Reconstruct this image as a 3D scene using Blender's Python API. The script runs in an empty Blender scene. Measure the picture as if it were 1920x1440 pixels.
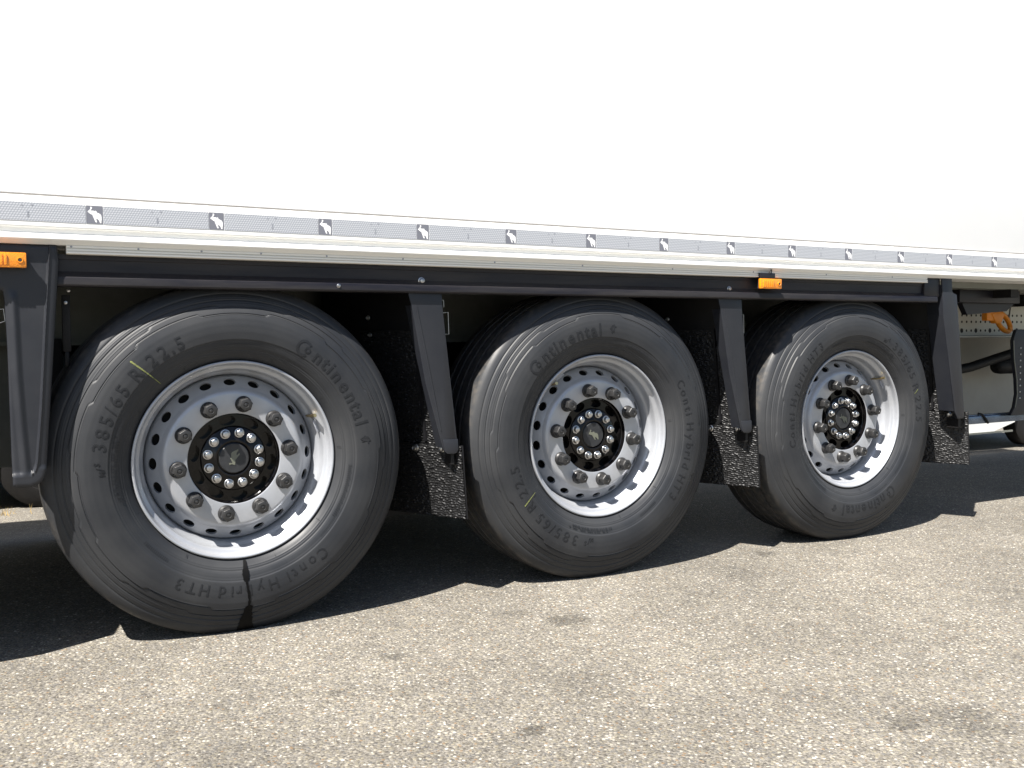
import bpy, bmesh, math, random
import numpy as np
from mathutils import Vector, Matrix, Euler
random.seed(7); rng = np.random.default_rng(7)
R = math.radians; PI = math.pi

# ------------------------------------------------------------------ camera
sc = bpy.context.scene
col = sc.collection
cam = bpy.data.cameras.new('camera'); camo = bpy.data.objects.new('camera', cam); col.objects.link(camo)
sc.camera = camo
cam.sensor_width = 36; cam.sensor_fit = 'HORIZONTAL'; cam.lens = 36*1755.6/1920
cam.clip_start = .05; cam.clip_end = 2000
yaw, pitch, roll = 0.4975, -0.0472, -0.0074
_f = Vector((math.sin(yaw)*math.cos(pitch), math.cos(yaw)*math.cos(pitch), math.sin(pitch)))
_r = Vector((math.cos(yaw), -math.sin(yaw), 0)); _u = _r.cross(_f)
r2 = math.cos(roll)*_r + math.sin(roll)*_u; u2 = -math.sin(roll)*_r + math.cos(roll)*_u
M = Matrix((r2, u2, -_f)).transposed().to_4x4()
M.translation = Vector((-0.6104, -2.8558, 0.8647))
camo.matrix_world = M

# ------------------------------------------------------------------ light
SUN = Vector((.59, .31, -1.0)).normalized()          # the way the light travels
w = bpy.data.worlds.new('World'); sc.world = w; w.use_nodes = True
nt = w.node_tree; bg = nt.nodes['Background']
sky = nt.nodes.new('ShaderNodeTexSky'); sky.sky_type = 'NISHITA'; sky.sun_disc = False
sky.sun_elevation = math.asin(-SUN.z); sky.sun_rotation = math.atan2(-SUN.x, -SUN.y)
sky.air_density = 1.0; sky.dust_density = 1.0; sky.ozone_density = 1.0
nt.links.new(sky.outputs[0], bg.inputs[0]); bg.inputs[1].default_value = 0.05
sun = bpy.data.lights.new('sun', 'SUN'); sun.energy = 5.0; sun.angle = R(.53); sun.color = (1.0, .955, .89)
suno = bpy.data.objects.new('sun', sun); col.objects.link(suno)
suno.rotation_mode = 'QUATERNION'; suno.rotation_quaternion = SUN.to_track_quat('-Z', 'Y')
suno.location = (-6, -3, 10)
sc.render.engine = 'CYCLES'
sc.view_settings.view_transform = 'Standard'; sc.view_settings.look = 'None'
sc.view_settings.gamma = 1; sc.view_settings.use_curve_mapping = False
sc.view_settings.exposure = 1.6
sc.render.resolution_x, sc.render.resolution_y = 1024, 768

# ------------------------------------------------------------------ materials
def mat(name, color, rough=.5, metal=0., spec=.5, var=0., vscale=8., bump=0., bscale=200., coat=0., vcol=None, rvar=0., stretch=None):
    m = bpy.data.materials.new(name); m.use_nodes = True
    t = m.node_tree; b = t.nodes['Principled BSDF']
    b.inputs['Base Color'].default_value = (*color, 1); b.inputs['Roughness'].default_value = rough
    b.inputs['Metallic'].default_value = metal; b.inputs['Specular IOR Level'].default_value = spec
    b.inputs['Coat Weight'].default_value = coat; b.inputs['Coat Roughness'].default_value = .08
    tc = t.nodes.new('ShaderNodeTexCoord')
    if var > 0:
        n = t.nodes.new('ShaderNodeTexNoise'); n.inputs['Scale'].default_value = vscale
        n.inputs['Detail'].default_value = 7; n.inputs['Roughness'].default_value = .65
        if stretch:
            mp_ = t.nodes.new('ShaderNodeMapping'); mp_.inputs['Scale'].default_value = stretch
            t.links.new(tc.outputs['Object'], mp_.inputs[0]); t.links.new(mp_.outputs[0], n.inputs['Vector'])
        else: t.links.new(tc.outputs['Object'], n.inputs['Vector'])
        mx = t.nodes.new('ShaderNodeMix'); mx.data_type = 'RGBA'
        c2 = vcol if vcol else tuple(c*(1-var) for c in color)
        c1 = color if vcol else tuple(min(1, c*(1+var)) for c in color)
        mx.inputs[6].default_value = (*c1, 1); mx.inputs[7].default_value = (*c2, 1)
        mr = t.nodes.new('ShaderNodeMapRange'); mr.inputs[1].default_value = .35; mr.inputs[2].default_value = .68
        t.links.new(n.outputs[0], mr.inputs[0])
        if vcol:
            mu = t.nodes.new('ShaderNodeMath'); mu.operation = 'MULTIPLY'; mu.inputs[1].default_value = var
            t.links.new(mr.outputs[0], mu.inputs[0]); t.links.new(mu.outputs[0], mx.inputs[0])
        else:
            t.links.new(mr.outputs[0], mx.inputs[0])
        t.links.new(mx.outputs[2], b.inputs['Base Color'])
        if rvar:
            m2 = t.nodes.new('ShaderNodeMapRange'); m2.inputs[1].default_value = .3; m2.inputs[2].default_value = .7
            m2.inputs[3].default_value = rough-rvar; m2.inputs[4].default_value = rough+rvar
            t.links.new(n.outputs[0], m2.inputs[0]); t.links.new(m2.outputs[0], b.inputs['Roughness'])
    if bump > 0:
        n2 = t.nodes.new('ShaderNodeTexNoise'); n2.inputs['Scale'].default_value = bscale; n2.inputs['Detail'].default_value = 4
        t.links.new(tc.outputs['Object'], n2.inputs['Vector'])
        bp = t.nodes.new('ShaderNodeBump'); bp.inputs['Strength'].default_value = bump; bp.inputs['Distance'].default_value = .002
        t.links.new(n2.outputs[0], bp.inputs['Height']); t.links.new(bp.outputs[0], b.inputs['Normal'])
    return m

MT = {}
MT['skin'] = mat('white_skin', (.87, .87, .86), .32, var=.012, vscale=3)
MT['profile'] = mat('white_profile', (.78, .775, .75), .38, var=.12, vscale=14, vcol=(.70, .685, .64))
MT['seam'] = mat('seam_sealant', (.20, .19, .18), .8)
MT['black_steel'] = mat('black_painted_steel', (.0085, .0085, .013), .40, var=.6, vscale=18, vcol=(.022, .020, .021), bump=.12, bscale=90, rvar=.08, spec=.35)
MT['black_dirty'] = mat('black_dark_steel', (.006, .006, .0065), .6, var=.5, vscale=9, vcol=(.018, .016, .015), spec=.3)
MT['black_plastic'] = mat('grey_black_plastic', (.0130, .0143, .0190), .44, var=.6, vscale=6, vcol=(.022, .0235, .027), bump=.15, bscale=700, rvar=.07, spec=.42)
MT['flap_back'] = mat('black_flap_plastic', (.005, .005, .006), .5, var=.3, vscale=20, spec=.3)
MT['spray_mat'] = mat('black_spray_bristle', (.0085, .0085, .009), .44, spec=.38, bump=.15, bscale=500)
MT['silver'] = mat('silver_wheel_paint', (.375, .39, .42), .40, metal=.35, coat=.15, var=.6, vscale=7, vcol=(.28, .285, .295), bump=.04, bscale=600, rvar=.06)
MT['nut'] = mat('dark_nut_cap', (.015, .015, .0155), .42, var=.4, vscale=60, vcol=(.030, .028, .027), bump=.1, bscale=400)
MT['hub'] = mat('gloss_black_hub', (.0035, .0032, .0035), .15, spec=.3, coat=.0, var=.5, vscale=40, vcol=(.006, .005, .005), bump=.15, bscale=60)
MT['chrome'] = mat('zinc_bolt', (.55, .55, .555), .30, metal=1.0, var=.5, vscale=120, vcol=(.28, .27, .26))
MT['cap'] = mat('hub_cap_plastic', (.017, .018, .020), .5, var=.3, vscale=60)
MT['cap_emblem'] = mat('cap_emblem', (.12, .125, .095), .5)
MT['brass'] = mat('brass', (.55, .42, .22), .3, metal=1.0)
MT['drum'] = mat('brake_dark', (.006, .006, .007), .7, var=.4, vscale=30)
MT['amber'] = mat('amber_plastic', (.82, .27, .008), .18, spec=.6, coat=.5, var=.5, vscale=110, vcol=(.55, .12, .004), bump=.5, bscale=260)
MT['orange'] = mat('orange_plastic', (.75, .25, .01), .38, var=.4, vscale=30, vcol=(.5, .13, .006))
MT['plate'] = mat('lit_beam_paint', (.52, .52, .47), .5, var=.4, vscale=9, vcol=(.40, .40, .35))  # paler than the galvanised beam: stronger light put into the colour
MT['lip'] = mat('lip_bounce_tint', (.78, .755, .69), .45, var=.15, vscale=14, vcol=(.66, .64, .58))  # cream tint paints in light bounced up from the ground
MT['rail'] = mat('black_rail_paint', (.0065, .0065, .0115), .42, var=.85, vscale=14, vcol=(.034, .031, .030), bump=.12, bscale=90, rvar=.08, spec=.28, stretch=(.16, 2.2, 1.6))
MT['grit_pale'] = mat('pale_grit', (.42, .39, .33), .8)
MT['grit_tan'] = mat('tan_grit', (.22, .18, .13), .8)
MT['grit_grey'] = mat('grey_grit', (.11, .11, .11), .8)
MT['galv'] = mat('galvanised_steel', (.17, .175, .155), .55, metal=.1, var=.6, vscale=12, vcol=(.11, .115, .095))
MT['panel'] = mat('pale_panel', (.33, .32, .29), .6, var=.5, vscale=6, vcol=(.26, .25, .22))
MT['alu'] = mat('alu_guard', (.16, .20, .27), .25, metal=.75, var=.6, vscale=14, vcol=(.05, .06, .09))
MT['hole'] = mat('dark_hole', (.02, .02, .02), .8)
MT['chalk'] = mat('yellow_marker', (.20, .22, .06), .85, var=.9, vscale=150, vcol=(.05, .055, .035))
MT['wet'] = mat('wet_streak', (.0018, .0018, .002), .6, spec=.12)
MT['emb_grey'] = mat('emblem_grey', (.145, .15, .175), .45, var=.05, vscale=200)
MT['emb_white'] = mat('emblem_white', (.80, .80, .80), .4)
MT['print'] = mat('tape_print', (.26, .27, .30), .6)
MT['van'] = mat('van_paint', (.72, .72, .70), .3, coat=.3)
MT['van_grey'] = mat('grey_van_paint', (.26, .26, .24), .35, coat=.3)
MT['glass'] = mat('dark_glass', (.02, .025, .03), .06)
MT['straw'] = mat('dry_grass', (.42, .30, .12), .8, var=.3, vscale=10)

# reflective tape: pale grey film full of little pale dots in rows
def tape_mat():
    m = mat('reflective_tape', (.4, .42, .45), .4); t = m.node_tree; b = t.nodes['Principled BSDF']
    tc = t.nodes.new('ShaderNodeTexCoord'); mp = t.nodes.new('ShaderNodeMapping')
    cmb = None
    N = t.nodes; sx = N.new('ShaderNodeSeparateXYZ'); t.links.new(tc.outputs['Object'], sx.inputs[0])
    ma = N.new('ShaderNodeMath'); ma.operation = 'MULTIPLY_ADD'; ma.inputs[1].default_value = -.577; t.links.new(sx.outputs[2], ma.inputs[0]); t.links.new(sx.outputs[0], ma.inputs[2])
    mb = N.new('ShaderNodeMath'); mb.operation = 'MULTIPLY'; mb.inputs[1].default_value = 1.155; t.links.new(sx.outputs[2], mb.inputs[0])
    cb = N.new('ShaderNodeCombineXYZ'); t.links.new(ma.outputs[0], cb.inputs[0]); t.links.new(mb.outputs[0], cb.inputs[2]); mp = cb
    v = t.nodes.new('ShaderNodeTexVoronoi'); v.inputs['Scale'].default_value = 142; v.inputs['Randomness'].default_value = .0
    t.links.new(mp.outputs[0], v.inputs['Vector'])
    cr = t.nodes.new('ShaderNodeValToRGB')
    cr.color_ramp.elements[0].position = .26; cr.color_ramp.elements[0].color = (.45, .465, .49, 1)
    cr.color_ramp.elements[1].position = .46; cr.color_ramp.elements[1].color = (.265, .278, .305, 1)
    t.links.new(v.outputs['Distance'], cr.inputs[0]); t.links.new(cr.outputs[0], b.inputs['Base Color'])
    return m
MT['tape'] = tape_mat()

# rubber: object space of a tyre has its axle on Y
def rubber(name, base, dust, amount, rough):
    m = bpy.data.materials.new(name); m.use_nodes = True
    t = m.node_tree; L = t.links; N = t.nodes; b = N['Principled BSDF']
    tc = N.new('ShaderNodeTexCoord'); sx = N.new('ShaderNodeSeparateXYZ'); L.new(tc.outputs['Object'], sx.inputs[0])
    def mth(op, a, bb=None):
        n = N.new('ShaderNodeMath'); n.operation = op
        for i, v in enumerate((a, bb)):
            if v is None: continue
            if isinstance(v, (int, float)): n.inputs[i].default_value = v
            else: L.new(v, n.inputs[i])
        return n.outputs[0]
    rr = mth('SQRT', mth('ADD', mth('MULTIPLY', sx.outputs[0], sx.outputs[0]), mth('MULTIPLY', sx.outputs[2], sx.outputs[2])))
    ns = N.new('ShaderNodeTexNoise'); ns.inputs['Scale'].default_value = 5; ns.inputs['Detail'].default_value = 6
    L.new(tc.outputs['Object'], ns.inputs['Vector'])
    # wiping rings: noise sampled mostly along the radius
    cx = N.new('ShaderNodeCombineXYZ'); L.new(mth('MULTIPLY', rr, 95.), cx.inputs[0]); L.new(mth('MULTIPLY', sx.outputs[1], 8.), cx.inputs[1])
    L.new(mth('MULTIPLY', sx.outputs[0], .25), cx.inputs[2])
    n2 = N.new('ShaderNodeTexNoise'); n2.inputs['Scale'].default_value = 1.; n2.inputs['Detail'].default_value = 5; L.new(cx.outputs[0], n2.inputs['Vector'])
    f = mth('ADD', mth('MULTIPLY', ns.outputs[0], .75), mth('MULTIPLY', n2.outputs[0], .25))
    mr = N.new('ShaderNodeMapRange'); mr.inputs[1].default_value = .36; mr.inputs[2].default_value = .64; L.new(f, mr.inputs[0])
    # scuffed shoulder
    sh = N.new('ShaderNodeMapRange'); sh.inputs[1].default_value = .516; sh.inputs[2].default_value = .529; L.new(rr, sh.inputs[0])
    n3 = N.new('ShaderNodeTexNoise'); n3.inputs['Scale'].default_value = 45; n3.inputs['Detail'].default_value = 5; L.new(tc.outputs['Object'], n3.inputs['Vector'])
    n3r = N.new('ShaderNodeMapRange'); n3r.inputs[1].default_value = .42; n3r.inputs[2].default_value = .66; L.new(n3.outputs[0], n3r.inputs[0])
    m1 = N.new('ShaderNodeMix'); m1.data_type = 'RGBA'; m1.inputs[6].default_value = (*base, 1); m1.inputs[7].default_value = (*dust, 1)
    L.new(mth('MULTIPLY', mr.outputs[0], amount), m1.inputs[0])
    m2 = N.new('ShaderNodeMix'); m2.data_type = 'RGBA'; m2.inputs[7].default_value = (.085, .074, .062, 1)
    L.new(m1.outputs[2], m2.inputs[6]); L.new(mth('MULTIPLY', mth('MULTIPLY', sh.outputs[0], n3r.outputs[0]), .5), m2.inputs[0])
    L.new(m2.outputs[2], b.inputs['Base Color'])
    r_ = N.new('ShaderNodeMapRange'); b.inputs['Specular IOR Level'].default_value = .28; r_.inputs[3].default_value = rough-.04; r_.inputs[4].default_value = rough+.1; L.new(mr.outputs[0], r_.inputs[0])
    L.new(r_.outputs[0], b.inputs['Roughness'])
    n4 = N.new('ShaderNodeTexNoise'); n4.inputs['Scale'].default_value = 420; L.new(tc.outputs['Object'], n4.inputs['Vector'])
    hh = mth('ADD', mth('MULTIPLY', n4.outputs[0], .45), mth('MULTIPLY', n2.outputs[0], .35))
    bp = N.new('ShaderNodeBump'); bp.inputs['Strength'].default_value = .22; bp.inputs['Distance'].default_value = .0015
    L.new(hh, bp.inputs['Height']); L.new(bp.outputs[0], b.inputs['Normal'])
    return m
MT['rubber'] = rubber('tyre_rubber', (.0180, .0196, .0230), (.0345, .0355, .0375), 1., .46)
MT['letter'] = rubber('tyre_letter_rubber', (.0120, .0130, .0155), (.019, .020, .022), .8, .44)
MT['band'] = rubber('tyre_band_rubber', (.013, .0137, .0155), (.022, .0225, .0235), .8, .46)

def asphalt():
    m = bpy.data.materials.new('worn_gravel_asphalt'); m.use_nodes = True
    t = m.node_tree; L = t.links; N = t.nodes; b = N['Principled BSDF']
    tc = N.new('ShaderNodeTexCoord')
    def mth(op, a, bb=None):
        n = N.new('ShaderNodeMath'); n.operation = op
        for i, v in enumerate((a, bb)):
            if v is None: continue
            if isinstance(v, (int, float)): n.inputs[i].default_value = v
            else: L.new(v, n.inputs[i])
        return n.outputs[0]
    def noise(s, d=4, ro=.5):
        n = N.new('ShaderNodeTexNoise'); n.inputs['Scale'].default_value = s; n.inputs['Detail'].default_value = d; n.inputs['Roughness'].default_value = ro
        L.new(tc.outputs['Object'], n.inputs['Vector']); return n.outputs[0]
    def vor(s):
        n = N.new('ShaderNodeTexVoronoi'); n.inputs['Scale'].default_value = s; L.new(tc.outputs['Object'], n.inputs['Vector']); return n
    va = vor(118); vb = vor(230)
    ra = N.new('ShaderNodeValToRGB'); e = ra.color_ramp; e.interpolation = 'CONSTANT'
    pal = [(0, (.098, .088, .074)), (.14, (.185, .164, .126)), (.34, (.225, .204, .158)), (.46, (.140, .136, .130)), (.56, (.290, .260, .194)),
           (.68, (.185, .176, .160)), (.74, (.235, .165, .100)), (.79, (.12, .108, .09)), (.84, (.38, .350, .285)), (.92, (.47, .44, .38)), (.97, (.62, .59, .52))]
    e.elements[0].position = 0; e.elements[0].color = (*pal[0][1], 1)
    e.elements[1].position = pal[1][0]; e.elements[1].color = (*pal[1][1], 1)
    for p_, c_ in pal[2:]:
        k = e.elements.new(p_); k.color = (*c_, 1)
    sepa = N.new('ShaderNodeSeparateColor'); L.new(va.outputs['Color'], sepa.inputs[0]); L.new(sepa.outputs[0], ra.inputs[0])
    sepb = N.new('ShaderNodeSeparateColor'); L.new(vb.outputs['Color'], sepb.inputs[0])
    rb = N.new('ShaderNodeValToRGB'); rb.color_ramp.elements[0].color = (.10, .092, .080, 1); rb.color_ramp.elements[1].color = (.30, .275, .235, 1)
    L.new(sepb.outputs[1], rb.inputs[0])
    mxa = N.new('ShaderNodeMix'); mxa.data_type = 'RGBA'; L.new(ra.outputs[0], mxa.inputs[6]); L.new(rb.outputs[0], mxa.inputs[7])
    sel = N.new('ShaderNodeMapRange'); sel.inputs[1].default_value = .42; sel.inputs[2].default_value = .62
    L.new(mth('ADD', va.outputs['Distance'], mth('MULTIPLY', noise(60), .15)), sel.inputs[0]); L.new(sel.outputs[0], mxa.inputs[0])
    # soft blotches
    bl = N.new('ShaderNodeMapRange'); bl.inputs[1].default_value = .34; bl.inputs[2].default_value = .66; bl.inputs[3].default_value = .56; bl.inputs[4].default_value = .80
    L.new(noise(1.3, 8, .62), bl.inputs[0])
    bl2 = N.new('ShaderNodeMapRange'); bl2.inputs[1].default_value = .3; bl2.inputs[2].default_value = .7; bl2.inputs[3].default_value = .86; bl2.inputs[4].default_value = 1.12
    L.new(noise(14, 6, .7), bl2.inputs[0])
    # oil spots where they lie
    sx = N.new('ShaderNodeSeparateXYZ'); L.new(tc.outputs['Object'], sx.inputs[0])
    wob = noise(34, 6, .75)
    fac = mth('MULTIPLY', bl.outputs[0], bl2.outputs[0])
    for (x, y, r_, k) in [(.919, -.395, .075, .42), (.411, -1.063, .035, .5), (1.162, -1.437, .045, .35), (.32, -.44, .035, .35), (.80, -.25, .05, .25), (2.1, -.02, .06, .35), (-.28, -.9, .05, .2),
                          (1.9, -1.0, .05, .2), (.65, -.9, .12, .12), (-.65, -.75, .16, .16), (1.35, -.85, .2, .10), (1.3, -1.5, .10, .25), (1.75, -.25, .1, .15), (.1, -.62, .025, .3)]:
        dx = mth('SUBTRACT', sx.outputs[0], x); dy = mth('SUBTRACT', sx.outputs[1], y)
        d = mth('SQRT', mth('ADD', mth('MULTIPLY', dx, dx), mth('MULTIPLY', dy, dy)))
        d = mth('ADD', mth('DIVIDE', d, r_), mth('MULTIPLY', mth('SUBTRACT', wob, .5), 3.2))
        mr = N.new('ShaderNodeMapRange'); mr.inputs[1].default_value = .55; mr.inputs[2].default_value = 1.1
        mr.inputs[3].default_value = 1-k; mr.inputs[4].default_value = 1.; L.new(d, mr.inputs[0])
        fac = mth('MULTIPLY', fac, mr.outputs[0])
    sc_ = N.new('ShaderNodeVectorMath'); sc_.operation = 'SCALE'
    L.new(mxa.outputs[2], sc_.inputs[0]); L.new(fac, sc_.inputs['Scale'])
    # sandy verge further back
    L.new(sc_.outputs[0], b.inputs['Base Color'])
    b.inputs['Roughness'].default_value = .82; b.inputs['Specular IOR Level'].default_value = .35
    h = mth('ADD', mth('MULTIPLY', va.outputs['Distance'], -.9), mth('MULTIPLY', vb.outputs['Distance'], -.45))
    h = mth('ADD', h, mth('MULTIPLY', sepa.outputs[1], .5))
    h = mth('ADD', h, mth('MULTIPLY', noise(30, 5, .6), .8))
    bp = N.new('ShaderNodeBump'); bp.inputs['Strength'].default_value = .75; bp.inputs['Distance'].default_value = .0035
    L.new(h, bp.inputs['Height']); L.new(bp.outputs[0], b.inputs['Normal'])
    return m
MT['asphalt'] = asphalt()

# ------------------------------------------------------------------ builders
def mesh(name, V, F, m, smooth=None):
    me = bpy.data.meshes.new(name); me.from_pydata([tuple(map(float, v)) for v in V], [], F)
    bm = bmesh.new(); bm.from_mesh(me); bmesh.ops.recalc_face_normals(bm, faces=bm.faces[:]) if smooth != 'raw' else None
    bm.to_mesh(me); bm.free()
    if m is not None: me.materials.append(m)
    if smooth is not None:
        for p in me.polygons: p.use_smooth = True
        if smooth != 'raw': me.set_sharp_from_angle(angle=R(smooth))
    return me
def link(name, me, parent=None, loc=(0, 0, 0), rot=(0, 0, 0), scale=None):
    o = bpy.data.objects.new(name, me); col.objects.link(o)
    if parent is not None: o.parent = parent
    o.location = loc; o.rotation_euler = rot
    if scale: o.scale = scale
    return o
def lathe(prof, n, closed=False, cap0=False, cap1=False):
    """profile (r, y) turned about the Y axis"""
    V, F = [], []
    P = len(prof)
    for k in range(n):
        a = 2*PI*k/n; c, s = math.cos(a), math.sin(a)
        V += [(r*c, y, r*s) for r, y in prof]
    for k in range(n):
        a, b = k*P, ((k+1) % n)*P
        for i in range(P-1 if not closed else P):
            j = (i+1) % P; F.append((a+i, a+j, b+j, b+i))
    if cap0: F.append([k*P for k in range(n)])
    if cap1: F.append([k*P+P-1 for k in range(n)])
    return V, F
def merge(*parts):
    V, F = [], []
    for v, f in parts:
        o = len(V); V += list(v); F += [tuple(i+o for i in q) for q in f]
    return V, F
def box(x0, x1, y0, y1, z0, z1):
    V = [(x, y, z) for x in (x0, x1) for y in (y0, y1) for z in (z0, z1)]
    return V, [(0, 1, 3, 2), (4, 6, 7, 5), (0, 4, 5, 1), (2, 3, 7, 6), (0, 2, 6, 4), (1, 5, 7, 3)]
def extrude_x(poly, x0, x1):
    """(y, z) outline run along x"""
    n = len(poly); V = [(x0, y, z) for y, z in poly]+[(x1, y, z) for y, z in poly]
    F = [(i, (i+1) % n, n+(i+1) % n, n+i) for i in range(n)]+[tuple(range(n)), tuple(range(n, 2*n))]
    return V, F
def extrude_y(poly, y0, y1):
    n = len(poly); V = [(x, y0, z) for x, z in poly]+[(x, y1, z) for x, z in poly]
    F = [(i, (i+1) % n, n+(i+1) % n, n+i) for i in range(n)]+[tuple(range(n)), tuple(range(n, 2*n))]
    return V, F
def tube(pts, r, n=8, closed=False):
    pts = [Vector(p) for p in pts]; V, F = [], []; m = len(pts)
    prev = None
    for i, p in enumerate(pts):
        d = (pts[(i+1) % m]-pts[i-1]) if closed else (pts[min(i+1, m-1)]-pts[max(i-1, 0)])
        d.normalize(); a = Vector((0, 1, 0)) if abs(d.y) < .9 else Vector((1, 0, 0))
        if prev is not None: a = prev
        u = d.cross(a).normalized(); v = u.cross(d).normalized(); prev = v
        for k in range(n):
            t = 2*PI*k/n; V.append(tuple(p+u*(r*math.cos(t))+v*(r*math.sin(t))))
    for i in range(m if closed else m-1):
        a, b = i*n, ((i+1) % m)*n
        for k in range(n): F.append((a+k, a+(k+1) % n, b+(k+1) % n, b+k))
    if not closed: F += [tuple(range(n)), tuple((m-1)*n+k for k in range(n))]
    return V, F
def xform(vf, mtx): return [tuple(mtx @ Vector(v)) for v in vf[0]], vf[1]
def bevel_mesh(me, w, seg=2, ang=30):
    bm = bmesh.new(); bm.from_mesh(me)
    ed = [e for e in bm.edges if len(e.link_faces) == 2 and e.calc_face_angle(0) > R(ang)]
    bmesh.ops.bevel(bm, geom=ed, offset=w, segments=seg, profile=.6, affect='EDGES', clamp_overlap=True)
    bm.to_mesh(me); bm.free()
    for p in me.polygons: p.use_smooth = True
    me.set_sharp_from_angle(angle=R(40)); return me
def thing(name, label, cat, loc=(0, 0, 0), rz=0, group=None):
    o = bpy.data.objects.new(name, None); col.objects.link(o); o.location = loc; o.rotation_euler = (0, 0, rz)
    o.empty_display_size = .2; o['label'] = label; o['category'] = cat
    if group: o['group'] = group
    return o

# ------------------------------------------------------------------ ground
def drop(x, y):
    t = min(1, max(0, (y-1.2)/2.6)); t = t*t*(3-2*t)
    return -.0135-t*(.257+.0165*min(12, max(0, x+.6)))
xs = [-150, -60, -20, -8, -4, -2, -.6]+[i*.6 for i in range(0, 20)]+[12, 14, 20, 40, 80, 200]
ys = [-150, -60, -20, -8, -4, -2, 0, .6]+[1.2+.2*i for i in range(14)]+[4.2, 5, 7, 12, 30, 80, 200]
V = [(x, y, drop(x, y)) for x in xs for y in ys]; ny = len(ys)
F = [(i*ny+j, (i+1)*ny+j, (i+1)*ny+j+1, i*ny+j+1) for i in range(len(xs)-1) for j in range(ny-1)]
g = link('ground', mesh('ground', V, F, MT['asphalt'], 60)); g['kind'] = 'structure'

# ------------------------------------------------------------------ trailer
X0, X1 = -7.3, 6.9           # front and rear of the body
W0, W1 = -.06, 2.54           # near and far side
T = thing('semi_trailer', 'long white box semi-trailer on three silver wheels, filling the picture', 'semi-trailer', (0, 0, 0))
def part(name, vf, m, smooth=None, parent=None, bev=0, **k):
    me = mesh(name, *vf, MT[m] if isinstance(m, str) else m, smooth)
    if bev: bevel_mesh(me, bev)
    return link(name, me, parent or T, **k)
part('body_box', box(X0, X1, W0, W1, 1.2595, 4.0), 'skin', bev=.004)
part('body_seam', box(X0+.01, X1-.01, W0+.0012, W1-.0012, 1.2550, 1.2595), 'seam')
prof = [(.10, 1.2548), (-.0625, 1.2548), (-.0635, 1.2538), (-.0635, 1.176), (-.0625, 1.1735), (-.0545, 1.1705), (-.053, 1.160), (-.057, 1.1565), (-.066, 1.154),
        (-.0685, 1.151), (-.0685, 1.1425), (-.066, 1.1395), (-.049, 1.1285), (.10, 1.1285)]
part('floor_rail', extrude_x(prof, X0, X1), 'profile')
part('floor_rail', extrude_x([(2.48-y, z) for y, z in prof], X0, X1), 'profile')
lip = [(.02, 1.1283), (-.050, 1.1283), (-.051, 1.1275), (-.051, 1.1225), (-.0465, 1.1215), (-.0465, 1.1195), (-.0525, 1.1185), (-.0525, 1.1145), (-.0485, 1.1137), (-.0485, 1.112),
       (-.0535, 1.1112), (-.0535, 1.1068), (-.051, 1.1055), (.02, 1.1055)]
part('skirt_lip', extrude_x(lip, -.452, 3.03), 'lip')
for x in (-.44, -.27, -.10, .07, .27, .52, .85, 1.2, 1.6, 2.0, 2.4, 2.8):
    part('screw', xform(lathe([(.0001, -.0012), (.0028, -.0008), (.003, .001)], 10), Matrix.Translation((x, -.0512, 1.125))), 'print', 40)
part('floor_underside', box(X0+.05, X1-.05, .101, 2.379, 1.10, 1.1285), 'galv')
# marking tape, one strip between two emblem squares
EX = [-.701+.32045*k+.32*0 for k in range(0, 18)]      # emblem centres every 0.32 m
EX = [-.381+.3218*(k-1) for k in range(0, 22)]
TZ0, TZ1 = 1.188, 1.2365
eleph = [(350, 215), (430, 205), (480, 250), (480, 310), (420, 360), (390, 420), (440, 450), (560, 430), (640, 460), (740, 430), (790, 460), (810, 530), (930, 570), (1060, 620),
         (1130, 690), (1150, 800), (1150, 950), (1110, 1050), (1130, 1160), (1040, 1150), (1000, 1060), (960, 990), (890, 930), (820, 900), (760, 930), (780, 1000), (820, 1090),
         (780, 1130), (710, 1100), (660, 1010), (600, 880), (540, 780), (500, 680), (400, 650), (300, 600), (230, 550), (150, 520), (200, 470), (290, 400), (350, 340), (380, 270)]
ew, eh = .041, TZ1-TZ0
epts = [((x-650)/1180*ew, (670-y)/1040*eh*.98) for x, y in eleph]
def ngon_slab(pts, y0, y1):
    bm = bmesh.new(); vs = [bm.verts.new((x, y0, z)) for x, z in pts]; f = bm.faces.new(vs)
    bmesh.ops.triangulate(bm, faces=[f], ngon_method='EAR_CLIP')
    r = bmesh.ops.extrude_face_region(bm, geom=bm.faces[:])
    for v in r['geom']:
        if isinstance(v, bmesh.types.BMVert): v.co.y = y1
    bmesh.ops.recalc_face_normals(bm, faces=bm.faces[:])
    V = [tuple(v.co) for v in bm.verts]; bm.verts.index_update(); F = [tuple(v.index for v in f.verts) for f in bm.faces]; bm.free()
    return V, F
el_me = mesh('elephant', *ngon_slab(epts, 0, -.0003), MT['emb_white'])
sq_me = mesh('emblem_square', *box(-ew/2, ew/2, -.0004, .0006, -eh/2, eh/2), MT['emb_grey'])
L_ = .3218-ew-.004
st_me = mesh('reflective_strip', *box(-L_/2, L_/2, -.0005, .0006, -eh/2, eh/2), MT['tape'])
mk_me = mesh('strip_print', *merge(*[box(x-.0022, x+.0022, -.0002, .0002, z-.0018, z+.0018) for x, z in [(-.014, .016), (.010, .0175), (.0, -.001), (.0, -.006), (.0, -.012)]]), MT['print'])
zc = (TZ0+TZ1)/2
for ex in EX:
    s = link('emblem_square', sq_me, T, (ex, -.0640, zc)); link('elephant', el_me, s, (0, -.0005, 0))
    s = link('reflective_strip', st_me, T, (ex+.3218/2, -.0640, zc)); link('strip_print', mk_me, s, (0, -.0008, 0))
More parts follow.
